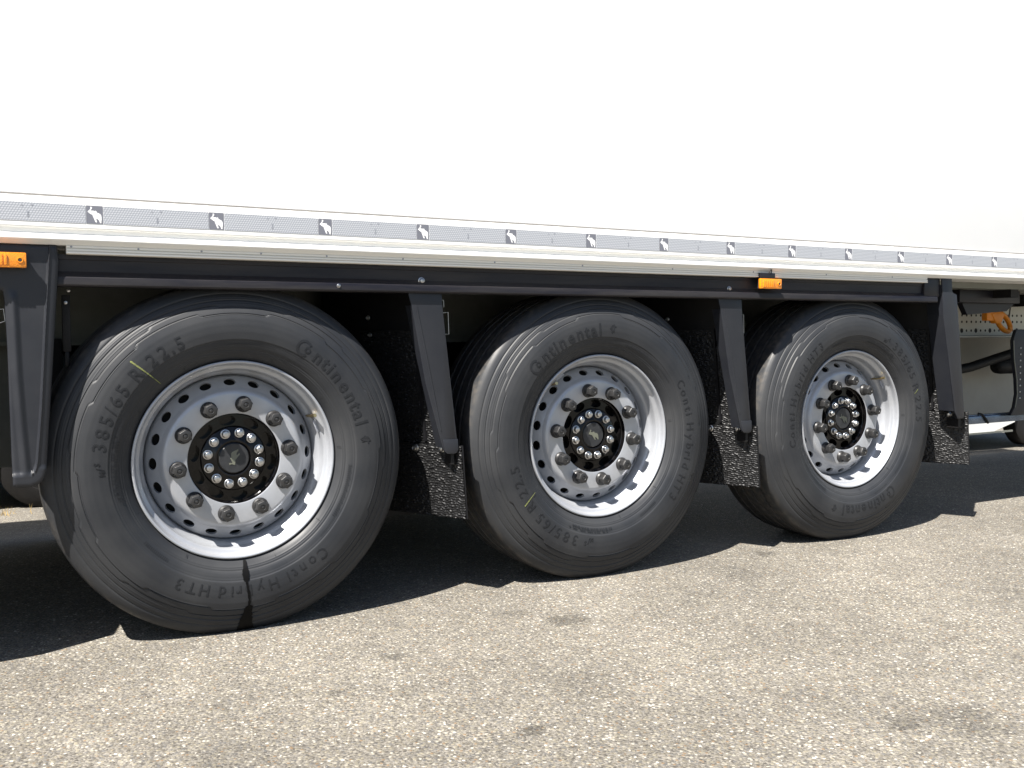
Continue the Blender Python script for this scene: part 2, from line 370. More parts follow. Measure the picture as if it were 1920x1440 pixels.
# black rail
rail = [(-.0265, 1.1053), (-.0265, 1.093), (-.0245, 1.091), (-.0245, 1.060), (-.028, 1.055), (-.0350, 1.049), (-.0392, 1.043), (-.0405, 1.035), (-.0405, 1.024), (-.038, 1.0195), (-.030, 1.018), (.0, 1.018), (.0, 1.1053)]
part('side_rail', extrude_x(rail, -3.5, 3.115), 'rail', 25)
part('rail_end_bracket', box(3.03, 3.135, -.036, .12, 1.045, 1.1283), 'black_steel', bev=.004)
def dome_bolt(r, h): return lathe([(r*1.35, 0), (r*1.35, -h*.18), (r*1.05, -h*.3), (r*.98, -h*.65), (r*.8, -h*.9), (r*.45, -h), (r*.4, -h*.75), (.0001, -h*.75)], 16)
bolt_me = mesh('bolt', *dome_bolt(.0085, .010), MT['chrome'], 35)
for x, s in ((.593, 1.), (1.897, .85), (-.02+.33, .55)):
    link('bolt', bolt_me, T, (x, -.0265 if s > .6 else -.0395, 1.0585 if s > .6 else 1.036), scale=(s, s, s))

# brackets ------------------------------------------------------------
def bracket(front, fold, y, depth, bev, name='support_bracket', inner=None):
    vf = extrude_y(front, y, y+.006)
    ps = [vf]
    if fold:                                   # flange turned back along an edge
        for (a, b) in fold:
            (xa, za), (xb, zb) = a, b
            d = Vector((xb-xa, zb-za)).normalized()*.003; nx, nz = -d.y, d.x
            q = [(xa-nx, za-nz), (xb-nx, zb-nz), (xb+nx, zb+nz), (xa+nx, za+nz)]
            ps.append(extrude_y(q, y+.0055, y+depth))
    o = part(name, merge(*ps), 'black_plastic', bev=bev)
    return o
# first, wide pressed bracket: dished front with a raised right border
b1o = [(-.640, 1.1278), (-.4745, 1.1278), (-.4715, 1.085), (-.4725, 1.065), (-.484, .927), (-.495, .784), (-.507, .64), (-.516, .525), (-.522, .502), (-.533, .488), (-.553, .480), (-.588, .481), (-.597, .486),
       (-.5985, .56), (-.5995, .70), (-.600, .856), (-.603, .97), (-.606, 1.003), (-.640, 1.010)]
def pressed_sheet(outline, yf, yb):
    bm = bmesh.new(); f = bm.faces.new([bm.verts.new((x, 0, z)) for x, z in outline])
    for ax, lo, hi, st in ((0, -.66, -.46, .0013), (2, .47, 1.13, .006)):
        k = lo
        while k < hi:
            co = [0, 0, 0]; no = [0, 0, 0]; co[ax] = k; no[ax] = 1
            bmesh.ops.bisect_plane(bm, geom=bm.verts[:]+bm.edges[:]+bm.faces[:], plane_co=co, plane_no=no); k += st
    P = np.array([(v.co.x, v.co.z) for v in bm.verts]); D = np.full(len(P), 9.)
    m = len(outline)
    for a in range(m):
        A = np.array(outline[a]); B = np.array(outline[(a+1) % m]); e = B-A; t = np.clip(((P-A)@e)/(e@e), 0, 1)
        D = np.minimum(D, np.hypot(*(P-(A+t[:, None]*e)).T))
    X, Z = P.T
    xr = np.interp(Z, [.5145, .5165, .525, .541, .61, .698, .812, .927, 1.095, 1.13], [-.70, -.552, -.543, -.538, -.531, -.523, -.515, -.507, -.4945, -.492])
    xl = np.interp(Z, [.50, .65, .786, .9, 1.0], [-.5640, -.573, -.579, -.581, -.5835])
    ss = lambda v: np.clip(v, 0, 1)**2*(3-2*np.clip(v, 0, 1))
    y = .0050*np.exp(-D/.0028)
    field = ss((xr-X)/.0045)*ss((Z-.5145)/.005)
    y += .0058*field                                   # inner field pressed in
    y -= .0052*field*(1-ss(np.abs(X-xl)/.016))*ss((1.01-Z)/.03)   # soft rib left of it
    y += .0040*np.clip((X-xr)/.02, 0, 1)*(Z > .53)     # border slopes away
    y -= .0022*np.exp(-((X-xr)/.0022)**2)*(Z > .518)
    y -= .0020*np.exp(-((Z-.5145)/.0025)**2)*(X < -.55)
    for v, q in zip(bm.verts, y): v.co.y = yf+float(q)
    r = bmesh.ops.extrude_edge_only(bm, edges=[e for e in bm.edges if e.is_boundary])
    for g_ in r['geom']:
        if isinstance(g_, bmesh.types.BMVert): g_.co.y = yb
    bmesh.ops.recalc_face_normals(bm, faces=bm.faces[:])
    me = bpy.data.meshes.new('support_bracket'); bm.to_mesh(me); bm.free()
    if me.polygons[0].normal.y > 0: me.flip_normals()
    me.materials.append(MT['black_plastic'])
    for p in me.polygons: p.use_smooth = True
    me.set_sharp_from_angle(angle=R(50)); return me
b1 = link('support_bracket', pressed_sheet(b1o, -.0545, -.044), T)
part('side_flange', extrude_y([(-.4755, 1.12), (-.4725, 1.065), (-.516, .525), (-.5195, .525), (-.4765, 1.065), (-.479, 1.12)], -.0435, .01), 'black_plastic', parent=b1)
part('side_flange', extrude_y([(-.603, .97), (-.600, .856), (-.598, .56), (-.5945, .56), (-.597, .856), (-.599, .97)], -.0435, .03), 'black_plastic', parent=b1)
def mid_bracket(x):
    """bracket tapering down from the rail, x of its upper left corner"""
    f = [(x-.003, 1.0185), (x+.116, 1.0185), (x+.119, .967), (x+.1665, .531), (x+.1675, .500), (x+.163, .491), (x+.155, .4885), (x+.128, .4890), (x+.120, .495), (x+.1125, .508), (x+.053, .73), (x+.008, .98)]
    o = part('support_bracket', extrude_y(f, -.027, -.021), 'black_plastic', bev=.002)
    part('side_flange', extrude_y([(x+.006, .979), (x+.1100, .508), (x+.1135, .508), (x+.0095, .979)], -.0215, .022), 'black_plastic', parent=o)
    part('side_flange', extrude_y([(x+.1150, 1.0), (x+.163, .52), (x+.1665, .52), (x+.1185, 1.0)], -.0215, .022), 'black_plastic', parent=o)
    part('pressed_ridge', tube([(x+.026, -.0268, .977), (x+.064, -.0268, .79), (x+.108, -.0268, .565)], .0022, 8), 'black_plastic', 60, parent=o)
    part('bracket_foot', extrude_y([(x+.113, .535), (x+.168, .535), (x+.170, .500), (x+.165, .489), (x+.155, .486), (x+.128, .487), (x+.119, .497)], -.0305, -.0265), 'black_plastic', parent=o, bev=.002)
    part('bracket_pin', box(x+.146, x+.158, -.02, .03, .45, .489), 'black_dirty', parent=o)
    h = [(x+.124, 0, .955), (x+.150, 0, .958), (x+.152, 0, .885), (x+.128, 0, .885)]
    part('latch_wire', tube([(a, .0, c) for a, b, c in h], .0016, 6), 'chrome', 60, parent=o)
    part('latch_wire', tube([(x+.122, 0, .998), (x+.134, 0, .998), (x+.135, 0, .975)], .0013, 6), 'chrome', 60, parent=o)
    return o
mid_bracket(.549); mid_bracket(1.846)
b4 = part('support_bracket', extrude_y([(3.137, 1.1275), (3.206, 1.1275), (3.209, 1.074), (3.216, 1.063), (3.241, 1.056), (3.262, .90), (3.306, .52), (3.307, .492), (3.300, .484), (3.261, .485), (3.240, .52), (3.150, .964)], -.045, -.038), 'black_plastic', bev=.002)
part('side_flange', extrude_y([(3.137, 1.10), (3.150, .964), (3.240, .52), (3.244, .52), (3.154, .964), (3.141, 1.10)], -.0385, .04), 'black_plastic', parent=b4)
part('side_flange', extrude_y([(3.237, 1.056), (3.302, .52), (3.306, .52), (3.241, 1.056)], -.0385, .01), 'black_plastic', parent=b4)
part('bracket_pin', box(3.285, 3.302, -.03, .03, .44, .483), 'black_dirty', parent=b4)

# amber lamps ------------------------------------------------------------
def lamp(x0, z0, y, wd=.112, ht=.040, mount=True):
    o = part('marker_lamp', merge(box(0, wd, 0, .014, 0, ht)), 'amber', bev=.004, loc=(x0, y, z0))
    part('lamp_lens', merge(*[box(.012+.0095*k, .019+.0095*k, -.0035, .001, .006, ht-.006) for k in range(6)]), 'amber', parent=o, bev=.0012)
    part('lamp_foot', xform(lathe([(.0001, .0), (.0045, .0), (.0055, -.0015), (.0075, -.0015), (.0082, .001)], 16), Matrix.Translation((wd-.015, -.0008, ht/2))), 'orange', 40, parent=o)
    part('lamp_screw', xform(lathe([(.0001, -.0006), (.0042, -.0006), (.0044, .0005)], 14), Matrix.Translation((wd-.015, -.0012, ht/2))), 'hole', 40, parent=o)
    part('lamp_backing', box(.004, wd-.004, .0142, .026, .002, ht-.002), 'black_plastic', parent=o)
    if mount:
        part('lamp_mount', box(.004, .080, .004, .032, ht+.0005, ht+.0225), 'black_steel', parent=o, bev=.002)
        part('lamp_cable', tube([(.045, .004, ht+.02), (.05, .001, ht+.032), (.062, .006, ht+.036), (.07, .016, ht+.022)], .0018, 6), 'black_dirty', 60, parent=o)
    return o
lamp(-.661, 1.0625, -.080, mount=False); lamp(2.022, 1.0595, -.070)

# flaps and wheel guards ---------------------------------------------
def spray_mesh(u0, u1, v0, v1, name, place, rows=.0085, cols=.0068):
    """matted black bristle sheet: rows of little loops, each its own height; place(v) -> x, z, nx, nz"""
    d = .0024
    nu, nv = int((u1-u0)/d)+1, int((v1-v0)/d)+1
    Y = np.linspace(u0, u1, nu); Z = np.linspace(v0, v1, nv)
    YY, ZZ = np.meshgrid(Y, Z, indexing='ij')
    ph = rng.uniform(0, 7, 6)
    wz = ZZ+.0022*np.sin(YY*95+ph[0])+.0016*np.sin(YY*231+ph[1]+ZZ*60)
    row = np.floor(wz/rows); fr = (wz/rows-row)
    wy = YY+.003*np.sin(row*2.3)+.0018*np.sin(ZZ*300+ph[2])
    cl = np.floor(wy/cols); fc = wy/cols-cl
    hsh = np.abs(np.sin(row*12.9898+cl*78.233)*43758.5453) % 1
    H = np.sin(PI*fr)**.7*(.45+.55*np.sin(PI*fc))*(.35+.9*hsh)*.0062 + rng.normal(0, .0006, YY.shape)
    px, pz, nx, nz = place(ZZ)
    V = np.stack([px+nx*H, YY, pz+nz*H], -1).reshape(-1, 3)
    idx = np.arange(nu*nv).reshape(nu, nv)
    F = np.stack([idx[:-1, :-1], idx[:-1, 1:], idx[1:, 1:], idx[1:, :-1]], -1).reshape(-1, 4)
    me = bpy.data.meshes.new(name); me.from_pydata(V.tolist(), [], F.tolist()); me.materials.append(MT['spray_mat'])
    for p in me.polygons: p.use_smooth = True
    return me
SL = -.55                            # the flaps stand at a slant, inner end further forward
def flap_x(y, z): return .745+SL*(y+.034)-.016*np.clip((z-.262)/.25, 0, 1)-.10*np.clip(z-.512, 0, 9)
def sheet_at(y0, y1, z0, z1, name, off):
    me = spray_mesh(y0, y1, z0, z1, name, lambda v: (0*v, v, -.85+0*v, 0*v))
    c = np.empty(len(me.vertices)*3); me.vertices.foreach_get('co', c); c = c.reshape(-1, 3)
    h = c[:, 0].copy(); c[:, 0] = flap_x(c[:, 1], c[:, 2])+h-off; c[:, 1] += h*.45
    me.vertices.foreach_set('co', c.ravel()); me.update(); return me
lo_me = sheet_at(-.034, .31, .264, .512, 'spray_sheet', .0010); up_me = sheet_at(.022, .31, .514, .90, 'spray_sheet', -.0065)
def slab(y0, y1, z0, z1, off, t=.005):
    c = [(float(flap_x(np.array(y), np.array(z)))+off+e, y, z) for y in (y0, y1) for z in (z0, .512 if z0 < .512 < z1 else z1, z1) for e in (0, t)]
    return c, [(0, 2, 8, 6), (2, 4, 10, 8), (1, 7, 9, 3), (3, 9, 11, 5), (0, 1, 3, 2), (2, 3, 5, 4), (6, 8, 9, 7), (8, 10, 11, 9), (0, 6, 7, 1), (4, 5, 11, 10)]
flapbolt = mesh('flap_bolt', *xform(dome_bolt(.0105, .014), Matrix.Rotation(R(-62), 4, 'Z')), MT['chrome'], 35)
flap_me = mesh('mud_flap', *slab(-.034, .31, .262, .5121, .0002), MT['flap_back'])
guard_me = mesh('mudguard', *slab(.020, .46, .470, 1.095, .0075), MT['flap_back'])
rib_me = mesh('rib', *slab(.094, .102, .520, .90, -.0035, .009), MT['flap_back'])
fx = lambda y, z: float(flap_x(np.array(y), np.array(z)))
for i in range(3):
    x = 1.3088*i
    fl = link('mud_flap', flap_me, T, (x, 0, 0)); link('spray_sheet', lo_me, fl)
    gd_ = link('mudguard', guard_me, T, (x, 0, 0)); link('spray_sheet', up_me, gd_); link('rib', rib_me, gd_)
    for y, z in ((.135, .495), (.035, .499)): link('flap_bolt', flapbolt, fl, (fx(y, z)-.004, y, z))
    for z in (.885, .945): link('flap_bolt', flapbolt, gd_, (fx(.27, z)-.002, .27, z), scale=(.65, .65, .65))
    if i == 2:
        link('flap_bolt', flapbolt, gd_, (fx(.055, .905), .055, .905), scale=(1.25, 1.25, 1.25))
        link('flap_bolt', flapbolt, gd_, (fx(.055, .965), .055, .965), scale=(1.15, 1.15, 1.15))
    part('mudguard_side_blocker', box(x+.42, x+.76, .462, .468, .20, 1.09), 'flap_back')  # inner mudguard wall, enlarged to block bright gaps behind the wheels
    f2 = link('mud_flap', flap_me, T, (x, 2.48, 0)); f2.scale = (1, -1, 1)
    f2 = link('mudguard', guard_me, T, (x, 2.48, 0)); f2.scale = (1, -1, 1)
part('far_light_block', box(-6.9, 3.1, 2.50, 2.52, .62, 1.10), 'flap_back')  # dark sheet added to block the bright horizon under the far side

# ------------------------------------------------------------------ wheels
TP = [(.2905, .030), (.2945, .017), (.2985, .0075), (.304, .000), (.312, -.0080), (.322, -.0150), (.334, -.0205), (.348, -.0250), (.365, -.0280), (.385, -.0300), (.405, -.0300), (.425, -.0280), (.443, -.0235),
      (.460, -.0170), (.478, -.0090), (.495, -.0010), (.508, .0050), (.517, .0105), (.5235, .0165), (.5280, .0240)]
tr = np.array([p[0] for p in TP]); ty_ = np.array([p[1] for p in TP])
def smooth_interp(r):
    r = np.asarray(r, float); h = .004
    return (np.interp(r-h, tr, ty_)+2*np.interp(r, tr, ty_)+np.interp(r+h, tr, ty_))/4
HUB = .51
def squash(x, y, z):
    """a loaded tyre stands flat on the road"""
    lim = -HUB-.0125
    rr = np.hypot(x, z)
    k = np.clip((-z-.40)/.11, 0, 1)**2*np.clip(1-np.abs(x)/.25, 0, 1)
    y = np.where(rr > .33, y-.010*k*np.clip((rr-.33)/.08, 0, 1)*np.clip((.5-rr)/.04+.6, 0, 1), y)
    z2 = np.maximum(z, lim)
    return x, y, z2
def zig(th):
    """steps of the sidewall terrace line: 0 or 1 with short ramps"""
    t = (th/(2*PI)*14) % 2
    return np.clip(np.minimum(t/.06, (1-t)/.06+1.0), 0, 1)*(t < 1.06)
def tyre_mesh(rot):
    n = 600
    rs = np.concatenate([[.2905, .2945, .2985, .304], np.arange(.308, .4165, .0016), np.arange(.4165, .492, .00115), np.arange(.492, .5281, .003)])
    th = np.linspace(0, 2*PI, n, endpoint=False)
    RR, TH = np.meshgrid(rs, th, indexing='ij')
    Y = smooth_interp(RR)
    d = np.zeros_like(RR); t0 = TH-R(rot)
    sm = lambda e: np.clip(e/.0011+.5, 0, 1)
    for r0, wd, h in ((.3215, .0018, .0011), (.3275, .0014, .0008), (.3555, .0016, .0009)):
        d += h*np.clip(1-np.abs(RR-r0)/(wd*1.4), 0, 1)
    z1 = .4365+.0085*zig(t0); z2 = .4565+.007*zig(t0+.13)
    d += .0021*sm(z1-RR)*(RR > .34)*np.clip((RR-.357)/.003, 0, 1)
    d += .0011*np.clip(1-np.abs(RR-z1)/.0014, 0, 1)
    d += .0017*sm(z2-RR)*np.clip((RR-.33)/.01, 0, 1)
    d -= .0026*np.clip(1-np.abs(RR-.4790)/.0026, 0, 1)
    d -= .0028*np.clip(1-np.abs(RR-.4985)/.0028, 0, 1)
    d -= .0020*np.clip(1-np.abs(RR-z1-.0022)/.0018, 0, 1)
    d -= .0018*np.clip(1-np.abs(RR-z2-.0020)/.0016, 0, 1)
    d -= .0016*np.clip(1-np.abs(RR-.3600)/.0022, 0, 1)
    d -= .0012*np.clip(1-np.abs(RR-.3315)/.0018, 0, 1)
    d += .0010*np.clip(1-np.abs(RR-.4680)/.0014, 0, 1)
    d += .0007*np.clip(1-np.abs(RR-.4885)/.0018, 0, 1)
    Y = Y-d
    # tread and the far sidewall
    ext = [(.5305, .032), (.5325, .045), (.5335, .060), (.5335, .0725), (.522, .0745), (.520, .0835), (.5335, .0855), (.5345, .105), (.535, .1265), (.521, .129), (.520, .138), (.535, .1405), (.5355, .16),
           (.535, .1795), (.520, .182), (.521, .191), (.535, .1935), (.5345, .215), (.5335, .2345), (.520, .2365), (.522, .2455), (.5335, .2475), (.5325, .275), (.528, .296), (.5235, .3035), (.508, .315), (.478, .329), (.44, .344), (.385, .350), (.34, .342), (.30, .318), (.2905, .29)]
    RE = np.array([e[0] for e in ext])[:, None]+0*th[None]; YE = np.array([e[1] for e in ext])[:, None]+0*th[None]
    # shoulder sipes
    RA = np.vstack([RR, RE]); YA = np.vstack([Y, YE]); TA = np.vstack([TH, TH[:1].repeat(len(ext), 0)])
    x, y, z = RA*np.cos(TA), YA, RA*np.sin(TA)
    x, y, z = squash(x, y, z)
    m, P = RA.shape
    V = np.stack([x, y, z], -1).reshape(-1, 3)
    idx = np.arange(m*P).reshape(m, P); nx = np.roll(idx, -1, 1)
    F = np.stack([idx[:-1], nx[:-1], nx[1:], idx[1:]], -1).reshape(-1, 4)
    me = bpy.data.meshes.new('tyre'); me.from_pydata(V.tolist(), [], F.tolist()); me.materials.append(MT['rubber'])
    for p in me.polygons: p.use_smooth = True
    me.set_sharp_from_angle(angle=R(50))
    # outward normals
    p0 = me.polygons[3*P]; 
    if p0.normal.y > 0: me.flip_normals()
    return me
glyph = {}
def glyph_geo(ch, bold=.012, sx=1., shear=0.):
    k = (ch, bold, sx, shear)
    if k in glyph: return glyph[k]
    cu = bpy.data.curves.new('glyph', 'FONT'); cu.body = ch; cu.size = 1; cu.resolution_u = 3; cu.offset = bold; cu.shear = shear
    cu.align_x = 'CENTER'; cu.extrude = .02; cu.fill_mode = 'BOTH'
    o = bpy.data.objects.new('glyph', cu); col.objects.link(o)
    bpy.context.view_layer.update()
    dg = bpy.context.evaluated_depsgraph_get(); me = bpy.data.meshes.new_from_object(o.evaluated_get(dg))
    V = np.array([tuple(v.co) for v in me.vertices]); F = [tuple(p.vertices) for p in me.polygons]
    V[:, 0] *= sx
    bm = bmesh.new()
    vs = [bm.verts.new(v) for v in V]
    for f in F:
        try: bm.faces.new([vs[i] for i in f])
        except ValueError: pass
    for ax, lo, hi, st in ((1, -.3, .9, .13), (0, -.5, .5, .16)):
        k_ = lo
        while k_ < hi:
            co = [0, 0, 0]; no = [0, 0, 0]; co[ax] = k_+.0037; no[ax] = 1
            bmesh.ops.bisect_plane(bm, geom=bm.verts[:]+bm.edges[:]+bm.faces[:], plane_co=co, plane_no=no); k_ += st
    bm.verts.index_update(); V = np.array([tuple(v.co) for v in bm.verts]); F = [tuple(v.index for v in f.verts) for f in bm.faces]; bm.free()
    bpy.data.objects.remove(o); bpy.data.meshes.remove(me); bpy.data.curves.remove(cu)
    glyph[k] = (V, F); return V, F
def on_wall(u, v, w_, th0, r0, rot, lift):
    """u along the ring clockwise, v outwards, w_ 0 or 1 = foot or face of the relief"""
    th = R(th0+rot)-u/r0; r = r0+v
    y = smooth_interp(r)-.0032-lift*w_
    return squash(r*np.cos(th), y, r*np.sin(th))
def ring_letters(items, rot, lift=.0017):
    """items: (char, angle, base radius, size, squeeze, bold)"""
    out = []
    for ch, a, r0, size, sx, bold in items:
        v, f = glyph_geo(ch, bold, sx)
        x, y, z = on_wall(v[:, 0]*size, v[:, 1]*size, (v[:, 2] > 0)*1.0, a, r0, rot, lift)
        out.append((list(zip(x, y, z)), f))
    return out
def ring_poly(pts, th0, r0, rot, lift=.0017):
    """flat outline in metres (u clockwise, v outward) raised on the wall"""
    vf = ngon_slab(pts, 0, -1)
    v = np.array(vf[0]); x, y, z = on_wall(v[:, 0], v[:, 2], -v[:, 1], th0, r0, rot, lift)
    return list(zip(x, y, z)), vf[1]
def ring_band(a0, a1, r0, r1, rot, lift=.0006, slant=0):
    n = max(2, int(abs(a1-a0)/1.2)); m = 5; V, F = [], []
    for i in range(n+1):
        for j in range(m+1):
            s = j/m; r = r0+(r1-r0)*s; sl = slant*s*(1-2*i/n)
            x, y, z = on_wall(np.array(0.), np.array(r-.39), 1.0, a0+(a1-a0)*i/n+sl, .39, rot, lift); V.append((float(x), float(y), float(z)))
    for i in range(n):
        for j in range(m): F.append((i*(m+1)+j, i*(m+1)+j+1, (i+1)*(m+1)+j+1, (i+1)*(m+1)+j))
    return V, F
S38 = .0515
size_txt = [('M', 181.5, .371, .022, .9, .01), ('/', 179.6, .372, .032, .9, .0), ('S', 177.6, .384, .022, .9, .01), ('3', 170.6, .3715, S38, 1, .004), ('8', 164.9, .3715, S38, 1, .004), ('5', 159.2, .3715, S38, 1, .004),
            ('/', 154.9, .3715, S38, 1, .0), ('6', 150.6, .3715, S38, 1, .004), ('5', 145.2, .3715, S38, 1, .004), ('R', 137.0, .3715, S38, .95, .012),
            ('2', 128.4, .3715, S38, 1, .004), ('2', 122.8, .3715, S38, 1, .004), ('.', 119.0, .3715, S38, 1, .02), ('5', 115.0, .3715, S38, 1, .004)]
cs = .062
conti = [('o', 57.3, .380, .040, .95, .02), ('n', 51.4, .3705, cs, .92, .016), ('t', 46.9, .3705, cs, .92, .016), ('i', 43.6, .3705, cs, .92, .016), ('n', 39.2, .3705, cs, .92, .016), ('e', 33.2, .3705, cs, .92, .016), ('n', 27.4, .3705, cs, .92, .016),
         ('t', 22.8, .3705, cs, .92, .016), ('a', 18.4, .3705, cs, .92, .016), ('l', 14.3, .3705, cs, .92, .016)]
hyb = [(c, a, .374, .047, .95, .006) for c, a in zip('ContiHybridHT3', (-51, -56.4, -61.6, -66., -69.2, -76.3, -82.2, -87.4, -91.6, -94.6, -98.9, -106.6, -112.3, -117.8))]
horse = [(0, -14), (4, -12), (3, -7), (7, -4), (9, -9), (13, -10), (12, -6), (10, -2), (11, 4), (15, 8), (20, 8), (21, 11), (16, 12), (12, 10), (10, 13), (12, 17), (9, 18), (7, 14), (4, 12), (0, 14), (-4, 11), (-6, 5), (-11, 3), (-10, 0), (-6, -1), (-3, -5), (-2, -10)]
def letter_sets(rot):
    big = []
    for k in range(25):                        # the large C that holds the o
        a = R(42+276*k/24); big.append((.0265*math.cos(a)*.93, .0265*math.sin(a)))
    inner = [(.0185*math.cos(R(42+276*k/24))*.93, .0185*math.sin(R(42+276*k/24))) for k in range(24, -1, -1)]
    C = []
    for k in range(24):                        # as small quads, so the bend follows
        C.append(ring_poly([big[k], big[k+1], inner[23-k], inner[24-k]], 59.2, .389, rot))
    a = ring_letters(size_txt, rot); b = ring_letters(conti, rot)+[merge(*C), ring_poly([(x*.00085, y*.00105) for x, y in horse], 6.8, .392, rot)]; c = ring_letters(hyb, rot)
    ticks = []
    for k in range(26): ticks.append(ring_band(-6-1.1*k, -6.35-1.1*k, .338, .346+.004*(k % 3 == 0), rot, .0009))
    for k in range(14): ticks.append(ring_band(-128-1.0*k, -128.4-1.0*k, .340, .349, rot, .0009))
    for k in range(22):
        a0 = 196-1.35*k-(.5 if k % 5 == 2 else 0); ticks.append(ring_band(a0, a0-.75, .3365, .3445, rot, .0009))
        if k % 4: ticks.append(ring_band(a0-2, a0-2.9, .346, .3525, rot, .0009))
    for a0 in (4, 34, 70, 118, 150, 205, 240, 289, 320): ticks.append(ring_band(a0, a0+.35, .306, .317, rot, .0008))
    for a0, l in ((95, 24), (196, 4), (-30, 16), (60, 14)): ticks.append(ring_band(a0, a0-l, .3475, .3487, rot, .0009))
    return a, b, c, merge(*ticks)
# silver wheel: rim barrel, disc with hand holes
RIM = [(.2885, .030), (.2925, .019), (.2965, .0115), (.2990, .0060), (.2995, .0010), (.2980, -.0028), (.2950, -.0040), (.2915, -.0028), (.2893, .0005), (.2882, .0050), (.2875, .0120), (.2855, .0172), (.2815, .0205),
       (.2765, .0225), (.2735, .0255), (.2722, .0300), (.2712, .0440), (.2695, .0530), (.2655, .0580), (.2615, .0615), (.2590, .0700), (.2562, .0850), (.2540, .1010), (.2525, .130), (.2515, .26), (.258, .30), (.262, .31), (.2885, .315)]
rim_me = mesh('rim', *lathe(RIM, 128), MT['silver'], 35)
def holed_band(prof, r_of, nsec, a_half, b_half, a_off, depth_dir, n_out=32):
    """ring between two profile points (r,y) with nsec oval holes; a_half along the ring (m), b_half across"""
    (ra, ya), (rb, yb) = prof; L = math.hypot(rb-ra, yb-ya); V, F = [], []
    half = PI/nsec
    def pt(sec, u, v, dn=0):
        r = ra+(rb-ra)*v; y = ya+(yb-ya)*v
        nr, nyy = (yb-ya)/L, -(rb-ra)/L
        r -= nr*0; a = R(a_off)+sec*2*half+u
        r2_, y2_ = r+depth_dir[0]*dn, y+depth_dir[1]*dn
        return (r2_*math.cos(a), y2_, r2_*math.sin(a))
    vc = .5; rc = ra+(rb-ra)*vc
    for s in range(nsec):
        outer, inner, deep = [], [], []
        for k in range(n_out):
            t = 2*PI*k/n_out; cu, sv = math.cos(t), math.sin(t)
            m_ = max(abs(cu), abs(sv)); outer.append((half*cu/m_, vc+.5*sv/m_)); inner.append((a_half/rc*cu, vc+b_half/L*sv))
        o = len(V)
        V += [pt(s, u, v) for u, v in outer]+[pt(s, u, v) for u, v in inner]+[pt(s, u, v, 1) for u, v in inner]
        for k in range(n_out):
            j = (k+1) % n_out
            F.append((o+k, o+j, o+n_out+j, o+n_out+k)); F.append((o+n_out+k, o+n_out+j, o+2*n_out+j, o+2*n_out+k))
    return V, F
def weld(me, d=.0002):
    bm = bmesh.new(); bm.from_mesh(me); bmesh.ops.remove_doubles(bm, verts=bm.verts[:], dist=d)
    bmesh.ops.recalc_face_normals(bm, faces=bm.faces[:]); bm.to_mesh(me); bm.free()
    for p in me.polygons: p.use_smooth = True
    me.set_sharp_from_angle(angle=R(38)); return me
def wheel_disc(base):
    a = lathe([(.1375, .0545), (.1375, .0415), (.1388, .0402), (.1405, .0398), (.195, .0398), (.2005, .0404), (.2060, .0432), (.2100, .0475), (.2140, .0530), (.2165, .0565)], 160)
    b = holed_band(((.2165, .0565), (.2480, .0850)), None, 20, .0178, .0132, base, (-.004, .011))
    c = lathe([(.2480, .0850), (.2515, .0900), (.2535, .1010)], 160)
    return weld(mesh('wheel', *merge(a, b, c), MT['silver'], 38), .0012)
def hub_mesh(base):
    b = holed_band(((.099, .0580), (.134, .0600)), None, 10, .0250, .0150, base, (0, .030), 24)
    a = lathe([(.0001, .052), (.048, .052), (.050, .0535), (.0505, .0480), (.0535, .0468), (.0585, .0475), (.062, .0500), (.094, .0510), (.0975, .0535), (.099, .058)], 80)
    c = lathe([(.134, .060), (.1362, .058), (.1372, .052), (.1374, .0405)], 80)
    d = lathe([(.0001, .088), (.137, .088)], 40)
    return weld(mesh('hub', *merge(a, b, c, d), MT['hub'], 38), .0004)
def hexagon(r, y): return [(r*math.cos(PI/3*k), y, r*math.sin(PI/3*k)) for k in range(6)]
def nut_geo():
    a = lathe([(.0250, .0), (.0252, -.004), (.0240, -.0072), (.0215, -.0095), (.0205, -.012), (.0200, -.0165)], 28)
    rings = [(.0212, -.0160), (.0212, -.0370), (.0188, -.0410), (.0095, -.0420)]
    V, F = [], []
    for r, y in rings: V += hexagon(r, y)
    for i in range(len(rings)-1):
        for k in range(6): F.append((i*6+k, i*6+(k+1) % 6, i*6+6+(k+1) % 6, i*6+6+k))
    F.append(tuple(range(6)))
    c = lathe([(.0095, -.0418), (.0078, -.0418), (.0072, -.0400), (.0055, -.0400), (.0045, -.0412), (.0001, -.0415)], 16)
    return merge(a, (V, F), c)
nut_me = mesh('wheel_nut', *nut_geo(), MT['nut'], 32); bevel_mesh(nut_me, .0009, 2, 40)
def hubbolt_geo():
    a = lathe([(.0165, .0), (.0165, -.0028), (.0150, -.0036), (.0125, -.0040)], 24)
    rings = [(.0122, -.0038), (.0122, -.0125), (.0108, -.0148), (.006, -.0158)]
    V, F = [], []
    for r, y in rings: V += hexagon(r, y)
    for i in range(3):
        for k in range(6): F.append((i*6+k, i*6+(k+1) % 6, i*6+6+(k+1) % 6, i*6+6+k))
    F.append(tuple(range(18, 24)))
    return merge(a, (V, F))
hb_me = mesh('hub_bolt', *hubbolt_geo(), MT['chrome'], 30); bevel_mesh(hb_me, .0012, 2, 35)
cap_me = mesh('hub_cap', *lathe([(.0001, .0), (.043, .0), (.0445, .0012), (.0448, .005)], 48), MT['cap'], 35)
cape_me = mesh('cap_emblem', *ngon_slab([(x*1.15, z*1.0) for x, z in epts], 0, -.0012), MT['cap_emblem'])
drum_me = mesh('brake_drum', *lathe([(.0001, .10), (.205, .10), (.21, .105), (.21, .30), (.20, .305), (.0001, .305)], 64), MT['drum'], 40)
